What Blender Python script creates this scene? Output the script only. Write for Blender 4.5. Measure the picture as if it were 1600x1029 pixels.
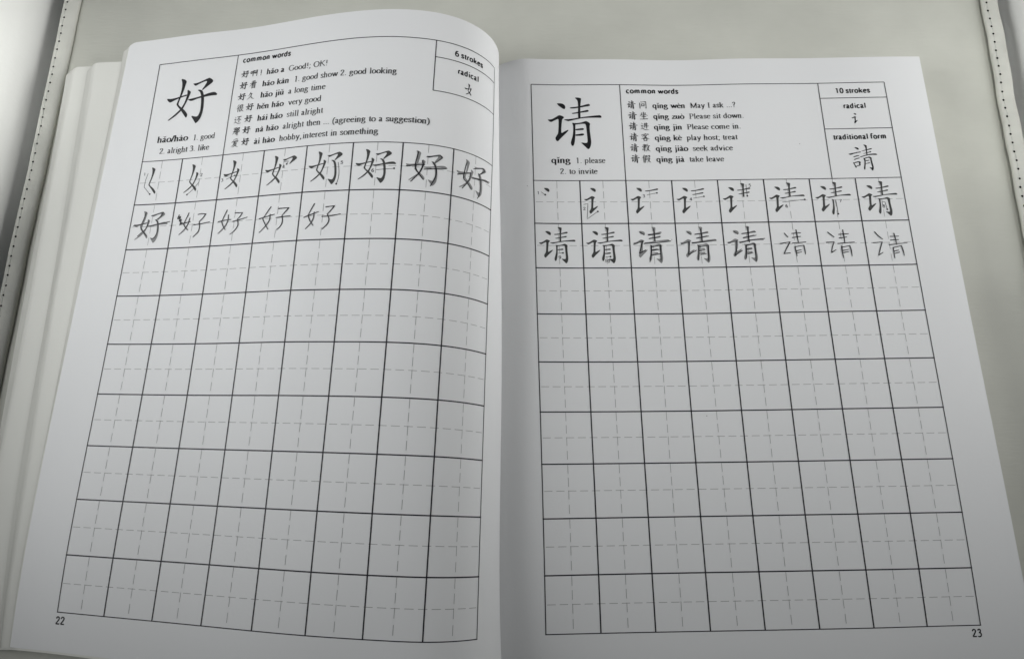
import bpy, bmesh, math, random
import numpy as np
from mathutils import Vector, Matrix

# ---------------------------------------------------------------- camera, light, exposure
for o in list(bpy.data.objects):
    bpy.data.objects.remove(o)
scene = bpy.context.scene
C = 0.022                     # one grid cell of the workbook in metres; page units are cells
Z0 = 0.62                     # height of the right-hand page above the seat, in cells


def W(p):
    """page units (cells) -> metres, the seat top at z = 0"""
    return (p[0] * C, p[1] * C, (p[2] + Z0) * C)


cam_data = bpy.data.cameras.new('camera')
cam = bpy.data.objects.new('camera', cam_data)
scene.collection.objects.link(cam)
scene.camera = cam
cam_data.sensor_fit = 'HORIZONTAL'
cam_data.sensor_width = 36.0
cam_data.lens = 36.0 * 1028.646 / 1600.0
cam_data.clip_start = 0.01
cam_data.clip_end = 50.0
CAM_C = (-0.68061952, 2.34679387, 12.94279325)
CAM_R = Matrix(((0.9998152131541419, -0.01708011483251585, 0.00882095362452218), (-0.014305241302210267, -0.96758992938488, -0.2521211784524412), (0.012841324574335636, 0.2519484039049865, -0.9676554666578934)))
# rows: right, down, forward  ->  blender camera axes right, up, back
rot = Matrix(((CAM_R[0][0], -CAM_R[1][0], -CAM_R[2][0]),
              (CAM_R[0][1], -CAM_R[1][1], -CAM_R[2][1]),
              (CAM_R[0][2], -CAM_R[1][2], -CAM_R[2][2])))
cam.matrix_world = Matrix.Translation(W(CAM_C)) @ rot.to_4x4()

world = bpy.data.worlds.new('World')
scene.world = world
world.use_nodes = True
bg = world.node_tree.nodes['Background']
bg.inputs['Color'].default_value = (0.90, 0.96, 1.0, 1)
bg.inputs['Strength'].default_value = 0.045


def area(name, loc, target, size, power, col, spread=180):
    d = bpy.data.lights.new(name, 'AREA')
    d.shape = 'RECTANGLE'
    d.size, d.size_y = size
    d.spread = math.radians(spread)
    d.energy = power
    d.color = col
    o = bpy.data.objects.new(name, d)
    scene.collection.objects.link(o)
    o.location = loc
    o.rotation_euler = (Vector(target) - Vector(loc)).to_track_quat('-Z', 'Y').to_euler()
    return o


area('room_light', (0.60, 0.30, 0.30), (0.0, 0.20, 0.0), (0.35, 0.35), 1.10, (0.99, 1.0, 0.985))
area('fitted_light_right', (0.60, 0.15, 0.30), (0.04, 0.26, 0.0), (0.3, 0.3), 0.215, (1.0, 1.0, 0.99), 45)  # added unseen lamp, beam narrowed so brightness falls off down the pages
area('fitted_light_left', (-0.50, 0.20, 0.30), (-0.04, 0.26, 0.0), (0.3, 0.3), 0.165, (0.985, 1.0, 1.0), 80)  # added unseen lamp on the left, strength solved for page brightness
area('fitted_light_left', (-0.60, 0.15, 0.30), (-0.04, 0.20, 0.0), (0.3, 0.3), 0.200, (0.985, 1.0, 1.0), 45)  # second added left lamp, narrow beam, stands for no actual window
area('fitted_light_high', (-0.30, 0.30, 0.60), (-0.04, 0.20, 0.0), (0.3, 0.3), 0.080, (1.0, 1.0, 0.985), 80)  # added lamp above the book, fitted to page brightness, no actual fixture
area('bolster_fill', (-0.28, 0.27, 0.62), (-0.405, 0.25, 0.03), (0.05, 0.2), 0.32, (0.985, 1.0, 0.975), 21)  # added narrow beam that only brightens the left bolster
area('bolster_fill', (0.25, 0.30, 0.62), (0.375, 0.23, 0.02), (0.05, 0.2), 0.14, (0.99, 1.0, 0.97), 29)  # added beam to brighten the right bolster and seat edge

scene.view_settings.view_transform = 'Standard'
scene.view_settings.look = 'None'
scene.view_settings.exposure = 0.0
scene.view_settings.gamma = 1.0
scene.view_settings.use_curve_mapping = False
scene.cycles.max_bounces = 6

# ---------------------------------------------------------------- page shapes and printed matter, in page units (1 = one grid cell)
HAO = [[(0.635,10.931),(0.665,10.938),(0.737,10.912),(0.788,10.863),(0.772,10.8),(0.749,10.666),(0.713,10.526),(0.674,10.401),(0.658,10.317),(0.713,10.261),(0.807,10.195),(0.889,10.116),(0.938,10.047),(0.931,9.999),(0.913,9.972),(0.878,10.004),(0.763,10.15),(0.634,10.284),(0.612,10.321),(0.63,10.391),(0.672,10.545),(0.688,10.716),(0.673,10.847)],[(0.836,10.642),(0.866,10.646),(0.938,10.595),(0.923,10.532),(0.884,10.408),(0.831,10.278),(0.799,10.203),(0.736,10.131),(0.646,10.048),(0.552,9.986),(0.485,9.942),(0.454,9.945),(0.459,9.958),(0.558,10.035),(0.662,10.124),(0.739,10.202),(0.768,10.249),(0.817,10.358),(0.846,10.497),(0.851,10.583)],[(0.344,10.477),(0.358,10.483),(0.45,10.471),(0.569,10.483),(0.686,10.507),(0.816,10.536),(0.846,10.537),(0.844,10.505),(0.764,10.492),(0.648,10.461),(0.549,10.428),(0.458,10.384),(0.419,10.391),(0.367,10.432)],[(0.959,10.789),(0.984,10.791),(1.074,10.795),(1.188,10.832),(1.343,10.887),(1.373,10.883),(1.44,10.84),(1.468,10.8),(1.452,10.766),(1.386,10.716),(1.306,10.661),(1.226,10.599),(1.211,10.622),(1.256,10.688),(1.303,10.769),(1.31,10.811),(1.265,10.816),(1.152,10.779),(1.04,10.727),(1.008,10.738)],[(1.104,10.612),(1.124,10.627),(1.178,10.618),(1.228,10.591),(1.271,10.508),(1.296,10.406),(1.313,10.276),(1.321,10.162),(1.313,10.036),(1.292,9.941),(1.245,9.861),(1.187,9.811),(1.161,9.835),(1.102,9.918),(1.045,9.987),(1.057,10.007),(1.12,9.986),(1.182,9.973),(1.221,10.004),(1.25,10.099),(1.247,10.227),(1.232,10.37),(1.208,10.486),(1.171,10.569)],[(0.881,10.422),(0.912,10.419),(1.015,10.429),(1.204,10.461),(1.29,10.484),(1.404,10.514),(1.506,10.527),(1.567,10.517),(1.624,10.468),(1.609,10.441),(1.52,10.444),(1.372,10.44),(1.285,10.428),(1.138,10.409),(1.039,10.377),(0.981,10.366),(0.934,10.377)]]
QING = [[(0.563,10.889),(0.59,10.896),(0.663,10.894),(0.715,10.874),(0.747,10.837),(0.754,10.785),(0.737,10.75),(0.71,10.75),(0.659,10.785),(0.601,10.837)],[(0.343,10.478),(0.366,10.486),(0.438,10.491),(0.519,10.539),(0.593,10.591),(0.619,10.596),(0.678,10.576),(0.719,10.542),(0.696,10.517),(0.668,10.488),(0.655,10.377),(0.643,10.245),(0.639,10.143),(0.717,10.194),(0.79,10.233),(0.803,10.219),(0.755,10.157),(0.66,10.062),(0.578,9.968),(0.551,9.946),(0.52,9.968),(0.504,10.026),(0.523,10.069),(0.571,10.142),(0.582,10.274),(0.59,10.421),(0.59,10.51),(0.516,10.472),(0.43,10.424),(0.403,10.427)],[(0.848,10.784),(0.871,10.795),(1.017,10.809),(1.15,10.842),(1.257,10.874),(1.29,10.874),(1.309,10.845),(1.295,10.822),(1.201,10.807),(1.068,10.783),(0.935,10.762),(0.869,10.762)],[(0.882,10.643),(0.905,10.653),(1.011,10.672),(1.131,10.698),(1.238,10.727),(1.264,10.719),(1.272,10.692),(1.248,10.676),(1.142,10.663),(1.01,10.639),(0.917,10.625)],[(0.973,11.028),(0.993,11.043),(1.066,11.038),(1.115,11.018),(1.109,10.97),(1.092,10.865),(1.083,10.716),(1.082,10.568),(1.08,10.531),(1.031,10.523),(1.028,10.568),(1.034,10.716),(1.039,10.866),(1.035,10.941),(1.011,10.993)],[(0.707,10.483),(0.728,10.492),(0.833,10.498),(0.978,10.521),(1.191,10.559),(1.402,10.583),(1.508,10.594),(1.54,10.576),(1.554,10.542),(1.538,10.523),(1.452,10.529),(1.294,10.529),(1.123,10.52),(0.977,10.487),(0.858,10.458),(0.805,10.443),(0.766,10.458)],[(0.888,10.399),(0.908,10.409),(0.96,10.384),(0.955,10.274),(0.952,10.127),(0.937,9.982),(0.921,9.895),(0.899,9.845),(0.879,9.833),(0.854,9.852),(0.843,9.91),(0.854,9.968),(0.888,10.069),(0.907,10.201),(0.911,10.318),(0.904,10.362)],[(0.921,10.399),(1.0,10.398),(1.092,10.412),(1.172,10.441),(1.205,10.448),(1.257,10.418),(1.288,10.381),(1.274,10.315),(1.273,10.198),(1.284,10.067),(1.294,9.951),(1.283,9.85),(1.254,9.778),(1.227,9.753),(1.201,9.764),(1.146,9.829),(1.071,9.909),(1.084,9.92),(1.162,9.905),(1.195,9.908),(1.213,9.937),(1.213,10.038),(1.204,10.213),(1.194,10.345),(1.176,10.379),(1.104,10.378),(0.998,10.364),(0.945,10.354)],[(0.954,10.247),(1.02,10.259),(1.099,10.273),(1.138,10.268),(1.145,10.24),(1.123,10.223),(1.045,10.222),(0.953,10.215)],[(0.949,10.116),(1.028,10.127),(1.107,10.141),(1.139,10.134),(1.145,10.109),(1.118,10.087),(1.026,10.08),(0.948,10.081)]]
TRAD = [[(7.087,9.741),(7.116,9.746),(7.156,9.736),(7.184,9.706),(7.176,9.681),(7.152,9.684),(7.119,9.708)],[(6.937,9.584),(6.967,9.593),(7.064,9.609),(7.148,9.63),(7.207,9.638),(7.222,9.628),(7.211,9.613),(7.153,9.607),(7.06,9.586),(6.991,9.558),(6.963,9.561)],[(7.029,9.51),(7.069,9.532),(7.136,9.548),(7.169,9.548),(7.162,9.53),(7.107,9.517),(7.048,9.5)],[(7.032,9.446),(7.076,9.468),(7.135,9.485),(7.173,9.489),(7.167,9.469),(7.115,9.458),(7.05,9.432)],[(7.006,9.379),(7.03,9.379),(7.05,9.32),(7.077,9.256),(7.058,9.246),(7.046,9.261),(7.03,9.32)],[(7.03,9.376),(7.089,9.391),(7.14,9.406),(7.182,9.384),(7.169,9.353),(7.159,9.304),(7.133,9.304),(7.138,9.345),(7.138,9.379),(7.103,9.374),(7.043,9.356)],[(7.058,9.288),(7.1,9.301),(7.16,9.322),(7.171,9.312),(7.157,9.299),(7.098,9.283),(7.059,9.27)],[(7.229,9.651),(7.293,9.668),(7.379,9.693),(7.455,9.714),(7.472,9.702),(7.459,9.684),(7.375,9.67),(7.291,9.654),(7.244,9.641)],[(7.256,9.586),(7.316,9.603),(7.385,9.625),(7.436,9.642),(7.446,9.626),(7.427,9.61),(7.357,9.602),(7.28,9.579)],[(7.292,9.8),(7.313,9.806),(7.371,9.78),(7.362,9.739),(7.357,9.657),(7.35,9.557),(7.329,9.553),(7.33,9.612),(7.335,9.703),(7.327,9.758)],[(7.167,9.507),(7.223,9.524),(7.309,9.553),(7.41,9.574),(7.518,9.585),(7.553,9.575),(7.57,9.554),(7.544,9.544),(7.479,9.55),(7.389,9.547),(7.288,9.527),(7.194,9.493)],[(7.248,9.478),(7.265,9.482),(7.294,9.459),(7.284,9.36),(7.269,9.279),(7.253,9.207),(7.239,9.194),(7.226,9.217),(7.228,9.244),(7.249,9.306),(7.265,9.396)],[(7.265,9.479),(7.332,9.494),(7.388,9.513),(7.429,9.487),(7.427,9.447),(7.432,9.374),(7.443,9.257),(7.436,9.212),(7.414,9.173),(7.402,9.173),(7.38,9.214),(7.349,9.25),(7.369,9.252),(7.404,9.24),(7.41,9.267),(7.401,9.357),(7.395,9.447),(7.387,9.479),(7.338,9.478),(7.278,9.459)],[(7.289,9.423),(7.331,9.428),(7.368,9.432),(7.374,9.421),(7.361,9.41),(7.286,9.403)],[(7.282,9.351),(7.329,9.36),(7.367,9.371),(7.379,9.359),(7.363,9.347),(7.28,9.334)]]
PEN_L = {(0,1): [[(0.328,7.82),(0.311,7.723),(0.282,7.607),(0.255,7.511),(0.287,7.452),(0.374,7.352),(0.439,7.288)],[(0.413,7.631),(0.413,7.524),(0.378,7.439),(0.307,7.373),(0.219,7.295)],[(0.085,7.526),(0.21,7.547),(0.382,7.574)],[(0.477,7.736),(0.608,7.769),(0.75,7.8)],[(0.75,7.8),(0.703,7.715),(0.611,7.642)],[(0.591,7.637),(0.654,7.582),(0.678,7.455),(0.676,7.359),(0.633,7.256),(0.567,7.22)],[(0.438,7.504),(0.651,7.543),(0.856,7.572),(0.942,7.587)]],(1,1): [[(1.379,7.754),(1.332,7.623),(1.288,7.517)],[(1.288,7.517),(1.331,7.451),(1.414,7.375)],[(1.418,7.637),(1.4,7.533),(1.356,7.431),(1.286,7.349),(1.214,7.287)],[(1.224,7.52),(1.326,7.537),(1.444,7.559)],[(1.608,7.705),(1.695,7.715),(1.791,7.705)],[(1.791,7.705),(1.732,7.617),(1.661,7.546)],[(1.661,7.546),(1.685,7.441),(1.675,7.337),(1.623,7.274),(1.566,7.221)],[(1.535,7.482),(1.711,7.496),(1.911,7.525)],[(1.146,7.72),(1.122,7.641)],[(1.124,7.664),(1.185,7.68)],[(1.185,7.68),(1.17,7.584)],[(1.139,7.701),(1.199,7.592)],[(1.173,7.594),(1.217,7.616)],[(1.211,7.617),(1.202,7.525)],[(1.181,7.593),(1.241,7.519)],[(1.202,7.525),(1.245,7.542)],[(1.245,7.542),(1.194,7.491)],[(1.136,7.634),(1.18,7.651)]],(2,1): [[(2.3,7.752),(2.243,7.615),(2.205,7.507)],[(2.205,7.507),(2.253,7.414),(2.315,7.33)],[(2.346,7.644),(2.348,7.517),(2.29,7.391),(2.155,7.26)],[(2.121,7.512),(2.256,7.533),(2.422,7.542)],[(2.501,7.677),(2.679,7.67)],[(2.679,7.67),(2.625,7.588),(2.577,7.541)],[(2.577,7.541),(2.604,7.41),(2.547,7.305),(2.444,7.226)],[(2.473,7.495),(2.635,7.527),(2.805,7.565)]],(3,1): [[(3.332,7.743),(3.246,7.611),(3.176,7.498)],[(3.176,7.498),(3.246,7.385),(3.326,7.271)],[(3.336,7.584),(3.332,7.457),(3.252,7.335),(3.133,7.216)],[(3.094,7.508),(3.266,7.544),(3.434,7.577)],[(3.514,7.693),(3.747,7.692)],[(3.747,7.692),(3.664,7.599),(3.615,7.544)],[(3.615,7.544),(3.636,7.416),(3.606,7.321),(3.521,7.248)],[(3.493,7.504),(3.633,7.514),(3.8,7.522)]],(4,1): [[(4.303,7.743),(4.241,7.62),(4.193,7.516)],[(4.193,7.516),(4.236,7.408),(4.324,7.289)],[(4.317,7.568),(4.311,7.443),(4.263,7.339),(4.166,7.229)],[(4.108,7.469),(4.233,7.514),(4.405,7.574)],[(4.553,7.664),(4.73,7.682)],[(4.73,7.682),(4.658,7.583),(4.597,7.518)],[(4.597,7.518),(4.641,7.411),(4.618,7.316),(4.522,7.214)],[(4.491,7.47),(4.669,7.477),(4.868,7.509)]],(6,0): [[(6.306,8.821),(6.287,8.691),(6.267,8.514),(6.322,8.392),(6.436,8.245)],[(6.398,8.638),(6.412,8.544),(6.352,8.379),(6.201,8.186)],[(6.098,8.51),(6.255,8.532),(6.443,8.56)],[(6.479,8.73),(6.739,8.79)],[(6.739,8.79),(6.771,8.747),(6.646,8.622)],[(6.602,8.623),(6.659,8.544),(6.681,8.436),(6.66,8.305),(6.585,8.129)],[(6.446,8.465),(6.633,8.495),(6.867,8.536)]],(7,0): [[(7.297,8.798),(7.264,8.632),(7.243,8.431),(7.323,8.358),(7.426,8.237)],[(7.387,8.59),(7.377,8.472),(7.316,8.34),(7.224,8.208)],[(7.111,8.476),(7.246,8.529),(7.405,8.585)],[(7.461,8.701),(7.682,8.788)],[(7.682,8.788),(7.75,8.762),(7.609,8.629)],[(7.59,8.622),(7.624,8.544),(7.647,8.338),(7.626,8.183),(7.582,8.095)],[(7.429,8.489),(7.626,8.52),(7.906,8.578)]]}
PEN_R = {(2,1): [[(2.229,7.795),(2.312,7.739)],[(2.077,7.523),(2.273,7.596)],[(2.273,7.596),(2.237,7.478),(2.192,7.321)],[(2.192,7.321),(2.327,7.397)],[(2.404,7.733),(2.661,7.763)],[(2.418,7.651),(2.651,7.685)],[(2.523,7.866),(2.534,7.743),(2.542,7.583)],[(2.302,7.539),(2.646,7.569),(2.873,7.595)],[(2.449,7.498),(2.437,7.316),(2.401,7.135)],[(2.446,7.458),(2.651,7.502)],[(2.651,7.502),(2.643,7.335),(2.636,7.164)],[(2.461,7.387),(2.615,7.406)],[(2.453,7.279),(2.637,7.311)]],(3,1): [[(3.242,7.791),(3.315,7.739)],[(3.095,7.526),(3.266,7.575)],[(3.266,7.575),(3.256,7.453),(3.229,7.287)],[(3.229,7.287),(3.399,7.381)],[(3.401,7.742),(3.684,7.78)],[(3.432,7.655),(3.686,7.699)],[(3.533,7.86),(3.545,7.736),(3.546,7.576)],[(3.327,7.544),(3.608,7.575),(3.84,7.603)],[(3.466,7.492),(3.452,7.329),(3.434,7.168)],[(3.463,7.461),(3.667,7.489)],[(3.667,7.489),(3.656,7.326),(3.636,7.149)],[(3.465,7.37),(3.587,7.388)],[(3.486,7.288),(3.602,7.303)]],(4,1): [[(4.237,7.787),(4.309,7.738)],[(4.088,7.539),(4.28,7.581)],[(4.28,7.581),(4.265,7.438),(4.213,7.261)],[(4.213,7.261),(4.372,7.365)],[(4.4,7.743),(4.697,7.779)],[(4.42,7.644),(4.699,7.703)],[(4.542,7.889),(4.537,7.72),(4.542,7.546)],[(4.337,7.539),(4.591,7.596),(4.872,7.626)],[(4.464,7.476),(4.456,7.313),(4.437,7.192)],[(4.464,7.476),(4.649,7.509)],[(4.649,7.509),(4.646,7.31),(4.639,7.128)],[(4.477,7.384),(4.579,7.396)],[(4.482,7.288),(4.588,7.307)]],(5,1): [[(5.303,7.74),(5.369,7.652)],[(5.19,7.505),(5.4,7.543)],[(5.4,7.543),(5.32,7.412),(5.243,7.281)],[(5.243,7.281),(5.379,7.295)],[(5.462,7.734),(5.65,7.746)],[(5.463,7.639),(5.64,7.663)],[(5.562,7.813),(5.569,7.664),(5.579,7.521)],[(5.448,7.512),(5.738,7.535)],[(5.491,7.43),(5.501,7.328),(5.513,7.227)],[(5.491,7.43),(5.683,7.462)],[(5.683,7.462),(5.692,7.356),(5.696,7.265)],[(5.508,7.338),(5.616,7.361)],[(5.511,7.287),(5.62,7.316)]],(6,1): [[(6.233,7.749),(6.352,7.638)],[(6.172,7.52),(6.337,7.532)],[(6.337,7.532),(6.28,7.4),(6.251,7.289)],[(6.251,7.289),(6.354,7.354)],[(6.46,7.698),(6.666,7.711)],[(6.46,7.616),(6.62,7.636)],[(6.557,7.8),(6.562,7.662),(6.563,7.508)],[(6.411,7.49),(6.766,7.521)],[(6.481,7.438),(6.479,7.295),(6.489,7.168)],[(6.482,7.407),(6.658,7.439)],[(6.658,7.439),(6.672,7.333),(6.673,7.211)],[(6.5,7.332),(6.621,7.354)],[(6.502,7.285),(6.614,7.307)]],(7,1): [[(7.23,7.742),(7.292,7.649),(7.372,7.575)],[(7.164,7.497),(7.352,7.51)],[(7.352,7.51),(7.282,7.342),(7.234,7.216)],[(7.234,7.216),(7.333,7.277)],[(7.538,7.633),(7.719,7.634)],[(7.533,7.547),(7.706,7.558)],[(7.628,7.699),(7.643,7.58),(7.647,7.447)],[(7.492,7.444),(7.875,7.483)],[(7.563,7.378),(7.563,7.256),(7.56,7.145)],[(7.563,7.378),(7.741,7.419)],[(7.741,7.419),(7.761,7.313),(7.767,7.201)],[(7.575,7.3),(7.667,7.319)],[(7.58,7.249),(7.679,7.274)]]}
ARR_L = [((0,0),'1',(0.117,8.702),[(0.199,8.72),(0.167,8.574),(0.157,8.407),(0.328,8.235)]),((1,0),'2',(1.538,8.592),[(1.494,8.509),(1.5,8.434),(1.439,8.351),(1.35,8.25),(1.253,8.169)]),((2,0),'3',(2.07,8.429),[(2.159,8.438),(2.363,8.508)]),((3,0),'4',(3.506,8.591),[(3.499,8.694),(3.605,8.71),(3.574,8.646)]),((4,0),'5',(4.793,8.588),[(4.717,8.599),(4.753,8.396),(4.748,8.239),(4.719,8.139)]),((5,0),'6',(5.44,8.399),[(5.51,8.41),(5.861,8.445)])]
ARR_R = [((0,0),'1',(0.092,8.706),[(0.155,8.73),(0.241,8.668)]),((1,0),'2',(1.073,8.344),[(1.058,8.439),(1.152,8.46),(1.121,8.103),(1.357,8.278)]),((0,1),'9',(0.506,7.239),[(0.477,7.327),(0.576,7.336)]),((1,1),'10',(1.501,7.154),[(1.472,7.245),(1.573,7.25)]),((2,0),'3',(2.371,8.635),[(2.441,8.66),(2.66,8.707)]),((3,0),'4',(3.384,8.558),[(3.444,8.578),(3.672,8.618)]),((4,0),'5',(4.689,8.865),[(4.608,8.884),(4.606,8.766),(4.609,8.613)]),((5,0),'6',(5.429,8.367),[(5.351,8.459),(5.842,8.516)]),((6,0),'7',(6.608,8.47),[(6.509,8.486),(6.519,8.17)]),((7,0),'8',(7.513,8.33),[(7.49,8.425),(7.558,8.43),(7.579,8.255)])]
RUN_L = [('b','common words',(2.14,11.166),(3.319,11.155)),('B','hǎo a',(2.785,10.787),(3.213,10.778)),('R','Good!; OK!',(3.323,10.791),(4.248,10.765)),('B','hǎo kàn',(2.721,10.513),(3.366,10.505)),('R','1. good show 2. good looking',(3.492,10.508),(5.752,10.494)),('B','hǎo jiǔ',(2.716,10.242),(3.279,10.247)),('R','a long time',(3.387,10.247),(4.254,10.235)),('B','hěn hǎo',(2.67,9.986),(3.311,9.977)),('R','very good',(3.422,9.971),(4.192,9.966)),('B','hái hǎo',(2.72,9.711),(3.32,9.699)),('R','still alright',(3.424,9.698),(4.26,9.687)),('B','nà hǎo',(2.715,9.446),(3.261,9.444)),('R','alright then ... (agreeing to a suggestion)',(3.365,9.44),(6.479,9.448)),('B','ài hào',(2.715,9.18),(3.209,9.183)),('R','hobby,interest in something',(3.32,9.171),(5.483,9.16)),('BB','hǎo/hào',(0.28,9.429),(1.044,9.427)),('RR','1. good',(1.178,9.412),(1.723,9.419)),('RR','2. alright 3. like',(0.385,9.166),(1.619,9.154)),('b','6 strokes',(6.896,11.074),(7.575,11.116)),('b','radical',(6.979,10.688),(7.48,10.717)),('s','22',(-0.015,-0.208),(0.184,-0.206))]
RUN_R = [('b','common words',(2.132,11.144),(3.32,11.157)),('B','qǐng wèn',(2.711,10.779),(3.443,10.78)),('R','May I ask ...?',(3.559,10.779),(4.576,10.772)),('B','qǐng zuò',(2.711,10.506),(3.401,10.507)),('R','Please sit down.',(3.514,10.506),(4.73,10.497)),('B','qǐng jìn',(2.708,10.241),(3.331,10.243)),('R','Please come in.',(3.443,10.242),(4.637,10.235)),('B','qǐng kè',(2.708,9.974),(3.301,9.974)),('R','play host; treat',(3.416,9.974),(4.537,9.963)),('B','qǐng jiào',(2.711,9.712),(3.42,9.711)),('R','seek advice',(3.526,9.71),(4.406,9.709)),('B','qǐng jià',(2.705,9.447),(3.319,9.446)),('R','take leave',(3.43,9.445),(4.187,9.442)),('BB','qǐng',(0.399,9.42),(0.814,9.421)),('RR','1. please',(0.932,9.421),(1.574,9.417)),('RR','2. to invite',(0.582,9.162),(1.391,9.159)),('b','10 strokes',(6.862,11.108),(7.642,11.098)),('b','radical',(6.99,10.716),(7.498,10.716)),('b','traditional form',(6.661,9.943),(7.838,9.944)),('s','23',(7.822,-0.197),(8.006,-0.198))]
CJK_L = [('好',(2.253,10.859)),('啊',(2.468,10.861)),('!',(2.649,10.779)),('好',(2.259,10.587)),('看',(2.495,10.59)),('好',(2.257,10.314)),('久',(2.476,10.323)),('很',(2.257,10.064)),('好',(2.492,10.056)),('还',(2.239,9.789)),('好',(2.498,9.783)),('那',(2.249,9.528)),('好',(2.491,9.531)),('爱',(2.251,9.256)),('好',(2.502,9.259)),('女',(7.231,10.419))]
CJK_R = [('请',(2.233,10.84)),('问',(2.493,10.843)),('请',(2.243,10.576)),('坐',(2.495,10.585)),('请',(2.243,10.315)),('进',(2.499,10.323)),('请',(2.241,10.059)),('客',(2.494,10.055)),('请',(2.237,9.789)),('教',(2.495,9.79)),('请',(2.238,9.512)),('假',(2.49,9.518)),('讠',(7.199,10.459))]
CTRL_RIGHT = [(-2.4577,-7.2617,-0.2949),(-2.406,-0.7804,0.547),(-2.4079,5.6716,0.291),(-2.4003,12.1157,0.2347),(-2.449,18.5507,-0.472),(-1.1207,-7.159,-1.1306),(-0.9807,-0.7873,0.3761),(-0.984,5.6688,0.207),(-0.9887,12.111,-0.041),(-0.9315,18.57,0.8971),(0.313,-7.2119,-1.1994),(0.4498,-0.7845,0.3605),(0.4294,5.6616,-0.0349),(0.4514,12.1139,0.0154),(0.4187,18.5607,-0.2126),(1.8022,-7.2358,-0.0576),(1.8617,-0.7924,0.0833),(1.8611,5.6622,-0.0458),(1.8738,12.1102,0.0344),(1.8818,18.5687,0.0247),(3.2452,-7.2395,-0.0327),(3.2866,-0.7992,0.0924),(3.2909,5.6598,-0.1025),(3.2991,12.1097,0.0038),(3.3087,18.5544,-0.5034),(4.6956,-7.2326,0.4076),(4.7114,-0.8069,-0.03),(4.7197,5.6593,-0.0203),(4.727,12.1062,-0.0368),(4.7354,18.5633,0.1881),(6.159,-7.2436,-0.2541),(6.1361,-0.8063,0.0813),(6.1485,5.6551,-0.0374),(6.1547,12.1073,-0.0356),(6.1657,18.5507,-0.0526),(7.5481,-7.1851,-1.4288),(7.57,-0.8091,0.1808),(7.5743,5.652,-0.0675),(7.5848,12.1065,0.0579),(7.5882,18.5483,-0.142),(9.0062,-7.2499,-0.0553),(8.9966,-0.8012,-0.0909),(9.0042,5.647,0.0779),(9.012,12.1073,-0.0341),(9.0221,18.5381,0.144),(10.0969,-7.3097,0.3227),(10.4574,-0.807,0.5007),(10.4149,5.6486,-0.4013),(10.457,12.0999,0.2071),(10.3936,18.5639,-0.7694)]
CTRL_LEFT = [(-11.0038,-4.4095,-1.4021),(-10.9634,-0.1611,-0.3807),(-10.7073,4.1427,-0.3816),(-10.4432,8.4666,-0.3483),(-10.1806,12.743,-0.3085),(-9.9474,17.0698,-0.0872),(-10.0427,-4.4675,-0.9674),(-9.9523,-0.2184,-0.2556),(-9.71,4.0842,-0.1705),(-9.4555,8.3991,-0.0908),(-9.194,12.6833,-0.0715),(-8.9114,16.9861,0.0079),(-8.9743,-4.5017,-1.1694),(-8.9684,-0.277,0.0318),(-8.7037,4.0187,-0.0198),(-8.4414,8.3425,0.0258),(-8.1975,12.6157,0.1546),(-7.9652,16.9236,0.3745),(-8.0983,-4.5981,-0.4651),(-7.9594,-0.3382,0.2026),(-7.7054,3.9617,0.1701),(-7.4485,8.2764,0.2513),(-7.2134,12.55,0.4052),(-6.9882,16.8621,0.7166),(-7.1852,-4.6733,0.2173),(-6.952,-0.3962,0.3534),(-6.7084,3.9029,0.3737),(-6.4638,8.2129,0.5142),(-6.2427,12.4812,0.7007),(-5.8404,16.7986,0.3489),(-6.1982,-4.7392,0.528),(-5.9582,-0.4529,0.5779),(-5.7253,3.8463,0.6382),(-5.496,8.1414,0.8207),(-5.2488,12.4188,0.9254),(-4.9466,16.7216,0.9296),(-5.2539,-4.804,1.0571),(-4.9636,-0.5044,0.7724),(-4.7579,3.7849,0.9648),(-4.5164,8.0741,1.0989),(-4.2927,12.3509,1.251),(-3.942,16.6497,1.1406),(-4.1054,-4.8561,0.6443),(-3.9927,-0.5585,1.1062),(-3.7529,3.7271,1.1482),(-3.5151,8.0078,1.2625),(-3.3128,12.2834,1.5808),(-2.9367,16.599,0.9582),(-3.1643,-4.9318,1.3912),(-2.9777,-0.597,1.0844),(-2.7595,3.6578,1.4145),(-2.5065,7.9462,1.4026),(-2.286,12.2242,1.5162),(-2.0139,16.5041,1.5347),(-2.1179,-4.9581,1.5339),(-1.9637,-0.6456,1.3173),(-1.7003,3.6029,1.2962),(-1.5019,7.8891,1.2204),(-1.2397,12.1787,1.337),(-1.2316,16.4674,0.9016),(-1.1718,-4.9736,1.0245),(-0.9797,-0.7197,0.7579),(-0.9076,3.5631,0.5599),(-0.7151,7.8539,0.5311),(-0.5055,12.1513,0.4324),(-0.7567,16.4555,0.269),(-0.5899,-5.1115,0.0445),(-0.9294,-0.7618,-0.3972),(-0.5627,3.5242,-0.3799),(-0.582,7.8396,-0.6229),(-0.9661,12.1307,-0.7029),(-0.2275,16.356,-0.8582),(-0.5,-5.01,-0.6608),(0.8196,-0.8475,-0.5117),(-0.5158,3.5113,-1.6542),(-1.7865,7.7797,-1.3475),(-2.1087,12.0875,-0.7957),(-1.9767,16.7465,-1.5866)]

# ---------------------------------------------------------------- helpers
random.seed(7)


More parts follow.
